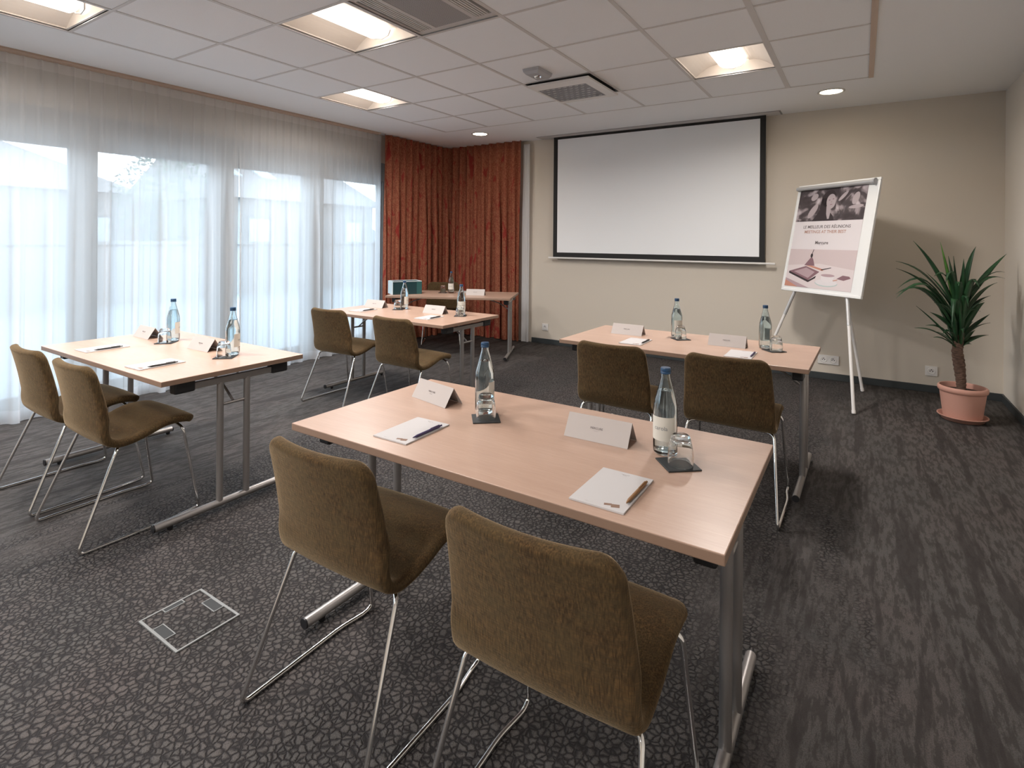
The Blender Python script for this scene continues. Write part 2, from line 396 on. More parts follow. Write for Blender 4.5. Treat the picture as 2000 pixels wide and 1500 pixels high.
# ------------------------------------------------------------------ outdoors
struct(box('ground_outside', -75, -5.3, -60, 80, -.35, -.12, 'ext_ground'))
gw = tag(box('garden_wall', -13.3, -13, -30, 45, -.12, 1.12, 'ext_render'), 'low pale wall running across the garden outside the windows', 'wall')
box('coping', -13.36, -12.94, -30, 45, 1.12, 1.19, 'ext_ground', gw)
def house(x0, x1, y0, y1, eave, ridge, label, hip, lights):
    h = empty('house', label, 'house', ((x0+x1)/2, (y0+y1)/2, -.12), 0, 'houses across the garden'); cx, cy = (x0+x1)/2, (y0+y1)/2
    T = Matrix.Translation((-cx, -cy, .12)); box('wall', x0, x1, y0, y1, -.12, eave, 'ext_render', h, T=T)
    bm = bmesh.new(); o = .4
    a = [bm.verts.new(T @ Vector(p)) for p in ((x0-o, y0-o, eave), (x1+o, y0-o, eave), (x1+o, y1+o, eave), (x0-o, y1+o, eave))]
    r = [bm.verts.new(T @ Vector(p)) for p in ((cx, y0-o+hip, ridge), (cx, y1+o-hip, ridge))]
    bm.faces.new((a[0], a[1], r[0])); bm.faces.new((a[1], a[2], r[1], r[0])); bm.faces.new((a[2], a[3], r[1])); bm.faces.new((a[3], a[0], r[0], r[1])); bm.faces.new(a[::-1])
    rf = fin('roof', bm, 'ext_roof', h)
    nx = Vector((ridge-eave, 0, (x1+o)-cx)).normalized(); dn = Vector(((x1+o)-cx, 0, -(ridge-eave))).normalized()
    for ly in lights:
        c = T @ (Vector((cx, ly, ridge)) + dn*2.0)
        Tm = Matrix((dn, Vector((0, 1, 0)), nx)).transposed().to_4x4(); Tm.translation = c
        box('skylight', -.5, .5, -.35, .35, 0, .06, 'ext_glass', rf, T=Tm)
    for wy in (y0+1.2, (y0+y1)/2, y1-1.2):
        wd = box('window', x1, x1+.05, wy-.5, wy+.5, .9, 2.1, 'window_frame', h, T=T); box('pane', x1+.05, x1+.06, wy-.42, wy+.42, .98, 2.02, 'ext_glass', wd, T=T)
house(-28, -20, 11.4, 18.5, 2.8, 4.9, 'gabled house with two roof skylights beyond the right-hand window', 0, (12.6, 14.2))
house(-34, -25, .2, 10.2, 3.0, 5.4, 'hip-roofed house beyond the left-hand window', 4, ())
def tree(x, y, h, label):
    t = empty('garden_tree', label, 'tree', (x, y, -.12)); tube('trunk', [(0, 0, 0), (.05, 0, h*.3), (0, .04, h*.6), (.03, 0, h*.9)], [.11, .09, .06, .02], 'bark', t)
    rnd = random.Random(3); bm = bmesh.new()
    for k in range(1500):
        a = rnd.uniform(0, 2*PI); u = rnd.random()**.5; z = rnd.uniform(.28, 1.0)*h; R = 1.25*math.sin(PI*min(1, (z/h-.2)/.85))**.7*u
        c = Vector((R*math.cos(a), R*math.sin(a), z)); q = Matrix.Rotation(rnd.uniform(0, PI), 4, Vector((rnd.uniform(-1, 1), rnd.uniform(-1, 1), rnd.uniform(-1, 1))).normalized())
        s_ = rnd.uniform(.06, .11); vs = [bm.verts.new(c+q @ Vector(p)) for p in ((-s_, 0, 0), (0, -s_*.4, 0), (s_, 0, 0), (0, s_*.4, 0))]; bm.faces.new(vs)
    o = fin('foliage', bm, 'ext_leaf', t); o['kind'] = 'stuff'
tree(-16.6, 7.6, 4.1, 'small leafy garden tree beyond the middle window')
bm = bmesh.new(); rnd = random.Random(5); prev = None
for k in range(41):
    y = -60+k*3.4; z = 7+3.0*math.sin(k*.31)+1.2*math.sin(k*.83+1)
    cur = [bm.verts.new((-74, y, -.3)), bm.verts.new((-86, y, z*.7)), bm.verts.new((-95, y, z)), bm.verts.new((-110, y, -.3))]
    if prev:
        for q in range(3): bm.faces.new((prev[q], cur[q], cur[q+1], prev[q+1]))
    prev = cur
struct(fin('hills', bm, 'ext_hill', None, True))

# ------------------------------------------------------------------ curtains
def curtain(name, m, path, z0, z1, spacing, ampt, ampb, label, cat, group=None, seed=1, band=None, bandm=None, rows=14, hem=True, gather=False):
    """cloth hung along a straight path (p0,p1,normal) in pinch pleats; band = depth of the header tape"""
    rnd = random.Random(seed); p0, p1, nn = Vector(path[0]), Vector(path[1]), Vector(path[2]).normalized()
    Ln = (p1-p0).length; d = (p1-p0)/Ln; npl = max(3, round(Ln/spacing)); per = 12
    cen = Vector(((p0.x+p1.x)/2, (p0.y+p1.y)/2, 0))
    ph = [rnd.uniform(-.35, .35) for _ in range(npl+2)]; am = [rnd.uniform(.45, 1.45) for _ in range(npl+2)]; sh = [rnd.uniform(-1, 1) for _ in range(npl+2)]
    def pt(i, v):                                   # i sample, v 0 (top) .. 1 (bottom)
        u = i/per; k = int(u); f = u-k; k1 = min(k+1, npl+1)
        e = min(1, max(0, (v-.03)/.5)); e = e*e*(3-2*e)
        a = ampt*(1-e) + ampb*e*(am[k]*(1-f)+am[k1]*f)
        pv = (ph[k]*(1-f)+ph[k1]*f)*e*2
        w = 2*PI*f + pv; w2 = PI*u + (ph[k]*(1-f)+ph[k1]*f)*2.5
        if v < .035 and not gather:                                # stiff header: flat with narrow pinches
            off = ampt*(1.2*math.exp(-((f-.5)/.09)**2)-.3)
        else:
            b = 1-e
            if gather: off = (ampt*b+a*e)*math.cos(w) + .5*e*a*math.cos(w2)
            else: off = e*a*(.35*math.cos(w)+.9*math.cos(w2)) + b*ampt*(1.2*math.exp(-((f-.5)/.12)**2)-.3)
        sl = a*(.55 if gather else .2)*math.sin(2*w)*e + e*.02*(sh[k]*(1-f)+sh[k1]*f)*min(1, v*1.2)
        s_ = min(max(u/npl*Ln + sl, -.004), Ln+.004)
        return p0 + d*s_ + nn*off - cen
    def strip(za, zb, nr, nm, par):
        bm = bmesh.new(); g = []
        for r in range(nr+1):
            z = za+(zb-za)*r/nr; v = (z1-z)/(z1-z0)
            row = []
            for i in range(npl*per+1):
                q = pt(i, v); row.append(bm.verts.new((q.x, q.y, z)))
            g.append(row)
        for r in range(nr):
            for i in range(npl*per): bm.faces.new((g[r][i], g[r+1][i], g[r+1][i+1], g[r][i+1]))
        return fin(nm[0], bm, nm[1], par, True)
    root = empty(name, label, cat, cen, 0, group)
    bz = z1-(band or .07)
    hz = z0+(.09 if hem else 0)
    strip(z1, bz, 3, ('header_tape', bandm or m), root)
    strip(bz, hz, rows, ('cloth', m), root)
    if hem: strip(hz, z0, 2, ('hem', bandm or m), root)
    return root
XS = -4.892
curtain('sheer_curtain', 'sheer', ((XS, -.75, 0), (XS, .33, 0), (1, 0, 0)), .004, ZC-.012, .095, .016, .030, 'sheer white curtain panel at the end of the window wall, nearest the camera', 'curtain', 'sheer curtains', 2, bandm='sheer_hem')
curtain('sheer_curtain', 'sheer', ((XS, .33, 0), (XS, 2.879, 0), (1, 0, 0)), .004, ZC-.012, .095, .016, .036, 'sheer white floor-length curtain behind the left table with two chairs', 'curtain', 'sheer curtains', 11, bandm='sheer_hem')
curtain('sheer_curtain', 'sheer', ((XS, 2.876, 0), (XS, 4.66, 0), (1, 0, 0)), .004, ZC-.012, .085, .015, .032, 'sheer white floor-length curtain beside the red drape', 'curtain', 'sheer curtains', 23, bandm='sheer_hem')
curtain('red_curtain', 'red_drape', ((-4.825, 4.63, 0), (-4.825, 5.80, 0), (1, 0, 0)), .01, ZC-.002, .115, .026, .036, 'patterned terracotta-red curtain on the window wall, left of the room corner', 'curtain', 'red patterned curtains', 5, rows=16, gather=True)
curtain('red_curtain', 'red_drape', ((-4.83, 5.83, 0), (-3.615, 5.83, 0), (0, -1, 0)), .01, ZC-.002, .125, .028, .038, 'patterned terracotta-red curtain on the back wall, between the corner and the screen', 'curtain', 'red patterned curtains', 8, rows=16, gather=True)
curtain('curtain_lining', 'lining', ((-3.61, 5.855, 0), (-3.515, 5.855, 0), (0, -1, 0)), .006, ZC-.05, .05, .006, .010, 'narrow strip of white curtain showing at the edge of the red curtain', 'curtain', None, 9)

# ------------------------------------------------------------------ ceiling fixtures
def fixture(loc, label, first=[None]):
    if first[0] is not None: return dup(first[0], loc, 0, label)
    t = empty('ceiling_light', label, 'ceiling light', loc, 0, 'recessed square ceiling lights'); first[0] = t
    h = .288; bm = bmesh.new()
    for q in ((-h, h, -h, -h+.012), (-h, h, h-.012, h), (-h, -h+.012, -h+.012, h-.012), (h-.012, h, -h+.012, h-.012)): B(bm, *q, .0065, .012)
    fin('frame', bm, 'reflector', t)
    # two curved wings either side of a central trough, closed ends
    bm = bmesh.new(); prof = []
    for k in range(9):
        a = k/8; prof.append((-h+.012+(h-.012-.105)*a, .012+.075*math.sin(a*PI*.55)))
    prof += [(-.105, .095), (.105, .095)] + [(-x, z) for x, z in prof[::-1]][0:9]
    rows = [[bm.verts.new((x, y, z)) for x, z in prof] for y in (-h+.012, h-.012)]
    for k in range(len(prof)-1): bm.faces.new((rows[0][k], rows[0][k+1], rows[1][k+1], rows[1][k]))
    for rr in rows: bm.faces.new(rr)
    fin('reflector', bm, 'reflector', t)
    bm = bmesh.new(); rr = []
    for y, s_ in ((-.235, .0), (-.232, .75), (-.215, 1), (.215, 1), (.232, .75), (.235, 0)):
        rr.append([bm.verts.new((math.cos(PI*k/10)*.098*max(s_, .3), y, .075-.05*math.sin(PI*k/10)*max(s_, .2))) for k in range(11)])
    for a, b in zip(rr, rr[1:]):
        for k in range(10): bm.faces.new((a[k], a[k+1], b[k+1], b[k]))
    fin('diffuser', bm, 'lamp_glow', t, True)
    ld = bpy.data.lights.new('lamp', 'AREA'); ld.shape = 'RECTANGLE'; ld.size = .17; ld.size_y = .44; ld.energy = LAMP_W; ld.color = (1, .94, .89); ld.spread = math.radians(165)
    lo_ = bpy.data.objects.new('lamp', ld); COL.objects.link(lo_); lo_.parent = t; lo_.location = (0, 0, .021)
    for s_ in (-1, 1):
        tube('end_clip', [(-.085, s_*.243, .07), (-.06, s_*.252, .045), (0, s_*.256, .032), (.06, s_*.252, .045), (.085, s_*.243, .07)], .005, 'metal_trim', t, 6)
    return t
LB = {(0, -1): 'square recessed ceiling light beside the slotted air unit, the largest in view', (-2, -3): 'square recessed ceiling light cut off at the top left corner',
      (-2, 1): 'small-looking square ceiling light nearest the red curtain corner', (3, 2): 'square recessed ceiling light on the right, in front of the projection screen',
      (0, -5): 'added unseen square ceiling light behind the camera, middle row', (3, -6): 'added unseen square ceiling light behind the camera, right row', (-2, -7): 'added unseen square ceiling light behind the camera, window side', (0, -9): 'added unseen square ceiling light near the rear wall, middle row', (3, -10): 'added unseen square ceiling light near the rear wall, right row'}
for (i, j) in LIGHTS: fixture((GX+(i+.5)*TS, GY+(j+.5)*TS, ZC), LB[(i, j)])
# downlights
def downlight(loc, label, first=[None]):
    if first[0] is not None: return dup(first[0], loc, 0, label)
    t = empty('downlight', label, 'ceiling light', loc, 0, 'round downlights'); first[0] = t
    lathe('rim', [(.085, -.001), (.1, -.001), (.102, -.006), (.09, -.010), (.082, -.006), (.080, -.001)], 'metal_trim', t)
    lathe('lens', [(0, -.005), (.05, -.005), (.081, -.004), (.081, -.001), (0, -.001)], 'spot_glow', t)
downlight((-.221, 5.224, ZC), 'round downlight on the right, above the flipchart'); downlight((-3.82, 5.21, ZC), 'round downlight above the red curtains')
# slotted air unit
cx, cy = GX+1.5*TS, GY-.5*TS
t = empty('air_conditioning_unit', 'square ceiling air unit with side slots and a grey perforated centre', 'air conditioner', (cx, cy, ZC))
h = .291; bm = bmesh.new()
for q in ((-h, h, -h, -h+.045), (-h, h, h-.045, h), (-h, -h+.018, -h+.045, h-.045), (h-.018, h, -h+.045, h-.045), (-.165, -.135, -h+.045, h-.045), (.135, .165, -h+.045, h-.045)):
    B(bm, *q, .0065, .016)
fin('frame', bm, 'ac_white', t)
box('backing', -h, h, -h, h, .05, .055, 'dark_void', t)
box('grille', -.135, .135, -h+.045, h-.045, .008, .014, 'perforated', t)
for s_ in (-1, 1):
    for k in range(5):
        x = s_*(.165+.018*k+.010)
        box('slat', x-.006, x+.004, -h+.045, h-.045, .0068, .022, 'ac_white', t)
# dropped extract panel
t = empty('ceiling_vent', 'square white ceiling vent with grey perforated middle, hanging slightly loose', 'vent', (-1.99, 4.01, ZC), 0)
bm = bmesh.new(); X0, X1, Y0, Y1 = -.265, .265, -.30, .29; a, b, c_, d_ = -.245, .185, -.175, .235
for q in ((X0, X1, Y0, c_), (X0, X1, d_, Y1), (X0, a, c_, d_), (b, X1, c_, d_)): B(bm, *q, -.042, -.026)
fin('panel', bm, 'white_plastic', t)
box('mesh_plate', a, b, c_, d_, -.036, -.030, 'vent_grey', t)
box('housing', -.235, .235, -.27, .262, -.026, .11, 'dark_void', t)
bm = bmesh.new()
for ii in range(8):
    for jj in range(7):
        x = a+.035+ii*.051+(.025 if jj % 2 else 0); y = c_+.03+jj*.058
        if x < b-.02: B(bm, x-.016, x+.008, y-.006, y+.006, -.040, -.036)
o = fin('perforations', bm, 'metal_trim', t); o['kind'] = 'stuff'
# emergency light / detector
t = empty('emergency_light', 'small white emergency light box with clear lens on the ceiling', 'emergency light', (-2.04, 3.50, ZC), 0)
bm = bmesh.new(); vs = []
for z, sx, sy in ((0, .068, .105), (-.022, .064, .100), (-.040, .050, .085)):
    vs.append([bm.verts.new((x*sx, y*sy, z)) for x, y in ((-1, -1), (1, -1), (1, 1), (-1, 1))])
for p_, q_ in zip(vs, vs[1:]):
    for k in range(4): bm.faces.new((p_[k], p_[(k+1) % 4], q_[(k+1) % 4], q_[k]))
bm.faces.new(vs[-1]); bm.faces.new(vs[0][::-1]); fin('housing', bm, 'clamp_grey', t)
lathe('lens', [(0, -.054), (.015, -.0525), (.028, -.047), (.033, -.0405), (0, -.0405)], 'tumbler_glass', t, 20)
lathe('lamp', [(0, -.050), (.008, -.047), (.010, -.0408), (0, -.0408)], 'board_white', t, 12)

# ------------------------------------------------------------------ projection screen
t = empty('projection_screen', 'large white pull-down projection screen with black border', 'projection screen', (-1.98, 5.85, 1.07))
T = Matrix.Translation((1.98, -5.85, -1.07))
box('screen_surface', -3.113, -.852, 5.846, 5.852, 1.142, 2.512, 'screen_white', t, T=T)
bm = bmesh.new()
for q in ((-3.168, -3.113, 1.086, 2.545), (-.852, -.800, 1.086, 2.545), (-3.113, -.852, 1.086, 1.142), (-3.113, -.852, 2.512, 2.545)): B(bm, q[0], q[1], 5.846, 5.852, q[2], q[3], T=T)
fin('border', bm, 'black_cloth', t)
box('bottom_bar', -3.232, -.706, 5.836, 5.862, 1.068, 1.086, 'white_plastic', t, .004, T)
box('case', -3.34, -.675, 5.75, 5.915, 2.541, 2.547, 'ceiling_bar', t, .002, T)
box('case_trim', -3.355, -.66, 5.735, 5.918, 2.5448, 2.5478, 'grille_grey', t, 0, T)

# ------------------------------------------------------------------ sockets
def socket(x, z, n, label):
    t = empty('wall_socket', label, 'socket', (x, YB-.001, z), 0, 'wall sockets'); w = .043*n
    box('plate', -w, w, -.011, 0, -.042, .042, 'white_plastic', t, .003)
    for k in range(n):
        cx_ = (k-(n-1)/2)*.078; bm = bmesh.new()
        R = 16; rings = []
        for r, y in ((.029, -.0115), (.026, -.0145), (.022, -.0145), (.020, -.0118), (0, -.0118)):
            rings.append([bm.verts.new((cx_+r*math.cos(2*PI*j/R), y, r*math.sin(2*PI*j/R))) for j in range(R)] if r else [bm.verts.new((cx_, y, 0))])
        for A, C_ in zip(rings, rings[1:]):
            for j in range(R):
                if len(C_) == 1: bm.faces.new((A[j], A[(j+1) % R], C_[0]))
                else: bm.faces.new((A[j], A[(j+1) % R], C_[(j+1) % R], C_[j]))
        fin('outlet_well', bm, 'white_plastic', t, True, 30)
        bm = bmesh.new()
        for dx, dz in ((-.009, 0), (.009, 0), (0, .011)):
            T = Matrix.Translation((cx_+dx, -.0121, dz)) @ Matrix.Rotation(PI/2, 4, 'X'); bmesh.ops.create_cone(bm, cap_ends=True, segments=10, radius1=.0045, radius2=.0045, depth=.0008, matrix=T)
        fin('contact_holes', bm, 'dark_slot', t)
socket(-3.305, .208, 1, 'single white wall socket between the red curtain and the right table'); socket(-.255, .186, 2, 'double white wall socket left of the flipchart leg')
socket(.515, .186, 1, 'single white wall socket beside the potted plant')

# ------------------------------------------------------------------ floor box
t = empty('floor_socket_box', 'square metal-framed floor socket lid with carpet inlay', 'floor socket', (-1.898, .957, 0))
hx, hy = .124, .103; bm = bmesh.new()
for q in ((-hx, -hx+.006, -hy, hy), (hx-.006, hx, -hy, hy), (-hx+.006, hx-.006, -hy, -hy+.008), (-hx+.006, hx-.006, hy-.008, hy)): B(bm, *q, .0005, .005)
fin('rim', bm, 'rim_metal', t)
ld_ = box('lid', -1.898-hx+.007, -1.898+hx-.007, .957-hy+.009, .957+hy-.009, .0005, .0035, 'carpet', t); ld_.location = (1.898, -.957, 0)
bm = bmesh.new()

for nm, q in (('cable_flap', (-.040, .036, hy-.040, hy-.010)), ('cable_flap', (-.040, .036, -hy+.008, -hy+.038)), ('handle', (-hx+.008, -hx+.026, -.030, .030))):
    box(nm, *q, .0036, .0046, 'coaster', t)
    bm = bmesh.new(); x0, x1, y0, y1 = q; e = .003
    for w in ((x0-e, x0, y0-e, y1+e), (x1, x1+e, y0-e, y1+e), (x0, x1, y0-e, y0), (x0, x1, y1, y1+e)): B(bm, *w, .0036, .0055)
    fin('flap_frame', bm, 'rim_metal', t)

# ------------------------------------------------------------------ tables
TH = .67
def make_table(label, loc, rz, Lx=1.38, Ly=.70, inset=.075):
    t = empty('folding_table', label, 'table', loc, rz, 'folding tables')
    bm = bmesh.new(); B(bm, -Lx/2, Lx/2, -Ly/2, Ly/2, TH-.024, TH, bev=.0025)
    for f in bm.faces: f.material_index = 0 if f.normal.z > .5 or f.calc_center_median().z > TH-.001 else 1
    fin('tabletop', bm, ['beech', 'beech_edge'], t)
    for s_ in (-1, 1):
        x = s_*.624+.014
        f = tube('foot', [(x, -.350, .030), (x, .306, .030)], .0165, 'steel_paint', t, 16)
        for e in (-1, 1):
            tube('end_cap', [(x, e*.3282-.022, .030), (x, e*.334-.022, .030)], .0168, 'black_plastic', f, 16)
            lathe('glide', [(0, .001), (.010, .001), (.012, .008), (.012, .018), (0, .018)], 'black_plastic', f, 12, loc=(x, e*.285, 0))
        for e in (-1, 1): tube('leg', [(x, e*.066, .040), (x, e*.066, TH-.066)], .0155, 'steel_paint', t, 14)
        box('top_rail', x-.013, x+.013, -.25, .25, TH-.072, TH-.042, 'steel_paint', t, .003)
        for e in (-1, 1): box('hinge_block', x-.030, x+.022, e*.235-.045, e*.235+.045, TH-.078, TH-.0245, 'black_plastic', t, .008)
        tube('stretcher', [(x, -.058, TH-.175), (x, .058, TH-.175)], .007, 'steel_paint', t, 8)
        tube('brace', fillet([(x-s_*.007, .0, TH-.170), (x-s_*.10, 0, TH-.10), (x-s_*.30, 0, TH-.034)], .05), .006, 'steel_paint', t, 8)
    return t
def place_table(first, label, loc, rz):
    return dup(first, loc, rz, label)
tf = make_table('largest-looking beech folding table, nearest the camera in the centre foreground', (-.912, 1.482, 0), 0)
TB = {'front': tf, 'left': place_table(tf, 'beech folding table on the left beside the sheer curtains, with two chairs', (-3.195, 1.487, 0), 0),
      'mid': place_table(tf, 'beech folding table in the middle distance, in front of the red curtains', (-3.205, 3.365, 0), math.radians(-.7)),
      'right': place_table(tf, 'beech folding table on the right below the projection screen', (-.895, 3.365, 0), math.radians(-1)),
      'back': place_table(tf, 'beech folding table set at an angle in the corner with the dark box on it', (-3.885, 4.835, 0), math.radians(24.7))}

# ------------------------------------------------------------------ chairs
def shell_rows():
    ctrl = [(-.207, .742), (-.193, .69), (-.179, .63), (-.167, .57), (-.157, .51), (-.147, .458), (-.124, .418), (-.078, .404), (-.03, .406), (.03, .421), (.09, .441), (.14, .446), (.185, .443), (.215, .434), (.238, .420)]
    pts = [Vector((0, y, z)) for y, z in ctrl]; out = []
    for i in range(len(pts)-1):                 # catmull-rom
        p0 = pts[max(i-1, 0)]; p1 = pts[i]; p2 = pts[i+1]; p3 = pts[min(i+2, len(pts)-1)]
        for k in range(4):
            t = k/4; out.append(.5*((2*p1)+(p2-p0)*t+(2*p0-5*p1+4*p2-p3)*t*t+(3*p1-p0-3*p2+p3)*t**3))
    out.append(pts[-1]); return out
def make_chair(label, loc, rz):
    t = empty('upholstered_chair', label, 'chair', loc, rz, 'upholstered sled-base chairs')
    C_ = shell_rows(); n = len(C_); s_ = [0]
    for a, b in zip(C_, C_[1:]): s_.append(s_[-1]+(b-a).length)
    Lt = s_[-1]; h0 = .0175; verts = []; NC = 12; NR = 5
    # extra rows near ends for rounded corners
    params = sorted(set([0, .002, .005, .009, .014, .02, .028, .038, .05, .065] + [Lt-q for q in (0, .002, .005, .009, .014, .02, .028, .038, .05, .065)] + [q for q in s_ if .07 < q < Lt-.07]))
    def at(u):
        for i in range(n-1):
            if u <= s_[i+1]+1e-9:
                f = (u-s_[i])/(s_[i+1]-s_[i]); p = C_[i].lerp(C_[i+1], f); break
        a = C_[max(i-1, 0)]; b = C_[min(i+2, n-1)]; tg = (b-a).normalized(); return p, tg
    seat_u = s_[24]
    for u in params:
        p, tg = at(u); nrm = Vector((0, tg.z, -tg.y))      # towards the sitter / downwards flips handled below
        nrm = -nrm if nrm.z < 0 and abs(tg.y) > .7 else nrm
        if nrm.y < 0 and abs(tg.z) > .7: nrm = -nrm
        nrm = Vector((0, -tg.z, tg.y)).normalized()
        fu = min(1, max(0, (u-.02)/(Lt*.45)))
        W = .194+.017*min(1, u/.26); r = .055 if u < Lt/2 else .05; e = min(u, Lt-u)
        w = W if e >= r else W-r+math.sqrt(max(0, r*r-(r-e)**2))
        he = .014; h = h0 if e >= he else h0*math.sqrt(max(.03, 1-((he-e)/he)**2))
        back = 1-min(1, max(0, (u-.24)/.14)); cur = .030*back - .004
        ring = []
        sec = [(-1+2*k/(NC-1), 1) for k in range(NC)]
        pts = [(q*(w-h), h) for q, _ in sec]
        arc = [((w-h)+h*math.cos(PI/2-PI*k/(NR+1)), h*math.sin(PI/2-PI*k/(NR+1))) for k in range(1, NR+1)]
        loop = pts + arc + [(-x, -z) for x, z in pts] + [(-x, -z) for x, z in arc]
        for x, z in loop:
            q = p + nrm*(z + cur*(x/.2)**2); ring.append(Vector((x, q.y, q.z)))
        verts.append(ring)
    K = len(verts[0]); cut = min(range(len(params)), key=lambda i: abs(params[i]-seat_u))
    full = [v for r in verts for v in r]; faces = []
    for i in range(len(verts)-1):
        for j in range(K): faces.append((i*K+j, i*K+(j+1) % K, (i+1)*K+(j+1) % K, (i+1)*K+j))
    faces.append(tuple(range(K))[::-1]); faces.append(tuple((len(verts)-1)*K+j for j in range(K)))
    me = bpy.data.meshes.new('shell'); me.from_pydata(full, [], faces); me.update()
    bm = bmesh.new(); bm.from_mesh(me); bmesh.ops.recalc_face_normals(bm, faces=bm.faces[:]); bm.to_mesh(me); bm.free(); me.update()
    nor = [v.normal.copy() for v in me.vertices]; pol = [tuple(p.vertices) for p in me.polygons]; bpy.data.meshes.remove(me)
    for nm, lo, hi in (('backrest', 0, cut), ('seat', cut, len(verts)-1)):
        ids = list(range(lo*K, (hi+1)*K)); mp = {v: i for i, v in enumerate(ids)}
        fs = [tuple(mp[v] for v in p) for p in pol if all(v in mp for v in p)]
        me = bpy.data.meshes.new(nm); me.from_pydata([full[v] for v in ids], [], fs); me.update()
        me.polygons.foreach_set('use_smooth', [True]*len(me.polygons))
        me.normals_split_custom_set_from_vertices([tuple(nor[v]) for v in ids])
        link(nm, me, 'fabric', t)
    # chrome sled frame: one bent rod per side, joined by cross rods below the seat
    for sx in (-1, 1):
        pts = [(sx*.150, -.062, .381), (sx*.200, -.088, .380), (sx*.236, -.240, .0075), (sx*.240, .110, .0075), (sx*.226, .205, .0075), (sx*.229, .240, .014), (sx*.203, .178, .398), (sx*.15, .172, .412)]
        pts = fillet(pts, [0, .03, .03, .03, .03, .022, .03, 0], 5)
        tube('sled_leg', pts, .0068, 'chrome', t, 10)
    tube('cross_rod', [(-.152, -.062, .381), (.152, -.062, .381)], .0065, 'chrome', t, 8)
    tube('cross_rod', [(-.152, .172, .412), (.152, .172, .412)], .0065, 'chrome', t, 8)
    return t
ch = make_chair('olive-brown upholstered chair nearest the camera, front table, right-hand place', (-.535, 1.062, 0), math.radians(1))
CH = [('olive-brown upholstered chair at the front table, left-hand place, beside the floor socket lid', (-1.192, 1.095), 1),
      ('olive-brown upholstered chair at the left table, place nearer the room', (-2.872, 1.13), 0),
      ('olive-brown upholstered chair at the left table, place nearer the curtains, cut by the frame', (-3.425, 1.13), 0),
      ('olive-brown upholstered chair at the middle table, place nearer the curtains', (-3.47, 2.94), 1.5),
      ('olive-brown upholstered chair at the middle table, right-hand place', (-2.735, 2.90), -2),
      ('olive-brown upholstered chair at the right table, left-hand place', (-1.115, 2.885), -2),
      ('olive-brown upholstered chair at the right table, right-hand place', (-.54, 2.91), 0),
      ('olive-brown upholstered chair behind the corner table, facing the room', (-4.36, 5.19), 180+36)]
for lb, (x, y), a in CH: dup(ch, (x, y, 0), math.radians(a), lb)

# ------------------------------------------------------------------ table items
def make_bottle():
    t = empty('water_bottle', '', 'bottle', (0, 0, 0), 0, 'glass water bottles')
    out = [(0, .0), (.026, .0), (.031, .002), (.034, .007), (.0345, .02), (.0345, .128), (.0335, .142), (.030, .158), (.0150, .214), (.0128, .224), (.0128, .232)]
    inn = [(r-.0024, z) for r, z in out[::-1] if z > .015]
    inn = [(.0100, .232)] + inn[1:-1] + [(.0318, .018), (.030, .012), (.018, .009), (0, .010)]
    lathe('bottle_body', out + inn, 'bottle_glass', t, 32)
    lathe('water', [(0, .0102), (.018, .0092), (.030, .0122), (.0318, .0182), (.03205, .128), (.0311, .142), (.0277, .157), (.0205, .184), (0, .184)], 'water', t, 32)
    c = lathe('cap', [(0, .2322), (.0142, .2322), (.0148, .234), (.0148, .2375), (.0140, .2385), (.0148, .2395), (.0146, .2475), (.0132, .250), (0, .250)], 'cap_blue', t, 24)
    bm = bmesh.new(); n = 20; g = []
    for z in (.044, .112):
        g.append([bm.verts.new((.0349*math.cos(a), .0349*math.sin(a), z)) for a in [math.radians(-160+140*k/n) for k in range(n+1)]])
    for k in range(n): bm.faces.new((g[0][k], g[0][k+1], g[1][k+1], g[1][k]))
    lb = fin('label_paper', bm, 'label_cream', t, True)
    # small lettering wrapped round the label
    cu = text('lettering', 'carola', .0165, 'label_grey_ink', lb, Matrix.Identity(4), ext=.00004)
    for v in cu.data.vertices:
        a = -PI/2 + v.co.x/.0352; v.co = Vector((.0352*math.cos(a), .0352*math.sin(a), .080+v.co.y))
    return t
def make_tumbler():
    t = empty('tumbler', '', 'glass', (0, 0, 0), 0, 'upturned tumblers')
    lathe('glass', [(.0318, 0), (.0334, .0), (.0345, .002), (.0350, .024), (.0322, .050), (.0272, .070), (.0245, .078), (.021, .081), (0, .080), ][:9] + [(0, .066), (.018, .066), (.0242, .062), (.0298, .047), (.0328, .024), (.0318, 0)], 'tumbler_glass', t, 32)
    return t
def make_card():
    t = empty('name_card', '', 'name card', (0, 0, 0), 0, 'folded name cards')
    w, d, hh, th = .105, .042, .066, .0007; bm = bmesh.new()
    for s_ in (-1, 1):
        a = [bm.verts.new(p) for p in ((-w, s_*d, .0004), (w, s_*d, .0004), (w, 0, hh), (-w, 0, hh), (-w, s_*(d-th*1.5), .0004), (w, s_*(d-th*1.5), .0004), (w, 0, hh-th*2), (-w, 0, hh-th*2))]
        for f in ((0, 1, 2, 3), (7, 6, 5, 4), (0, 4, 5, 1), (1, 5, 6, 2), (2, 6, 7, 3), (3, 7, 4, 0)): bm.faces.new([a[i] for i in f])
    fin('folded_card', bm, 'card_paper', t)
    ang = math.atan2(hh, d)
    for s_ in (-1,):
        R = Matrix.Translation((-.003, s_*(d*.47+.0006), hh*.53)) @ Matrix.Rotation(ang, 4, 'X')
        text('lettering', 'MERCURE', .0095, 'ink_dark', t, R); R2 = R @ Matrix.Translation((-.001, -.0082, 0)); text('lettering', 'HOTELS', .0042, 'ink_pale', t, R2)
    return t
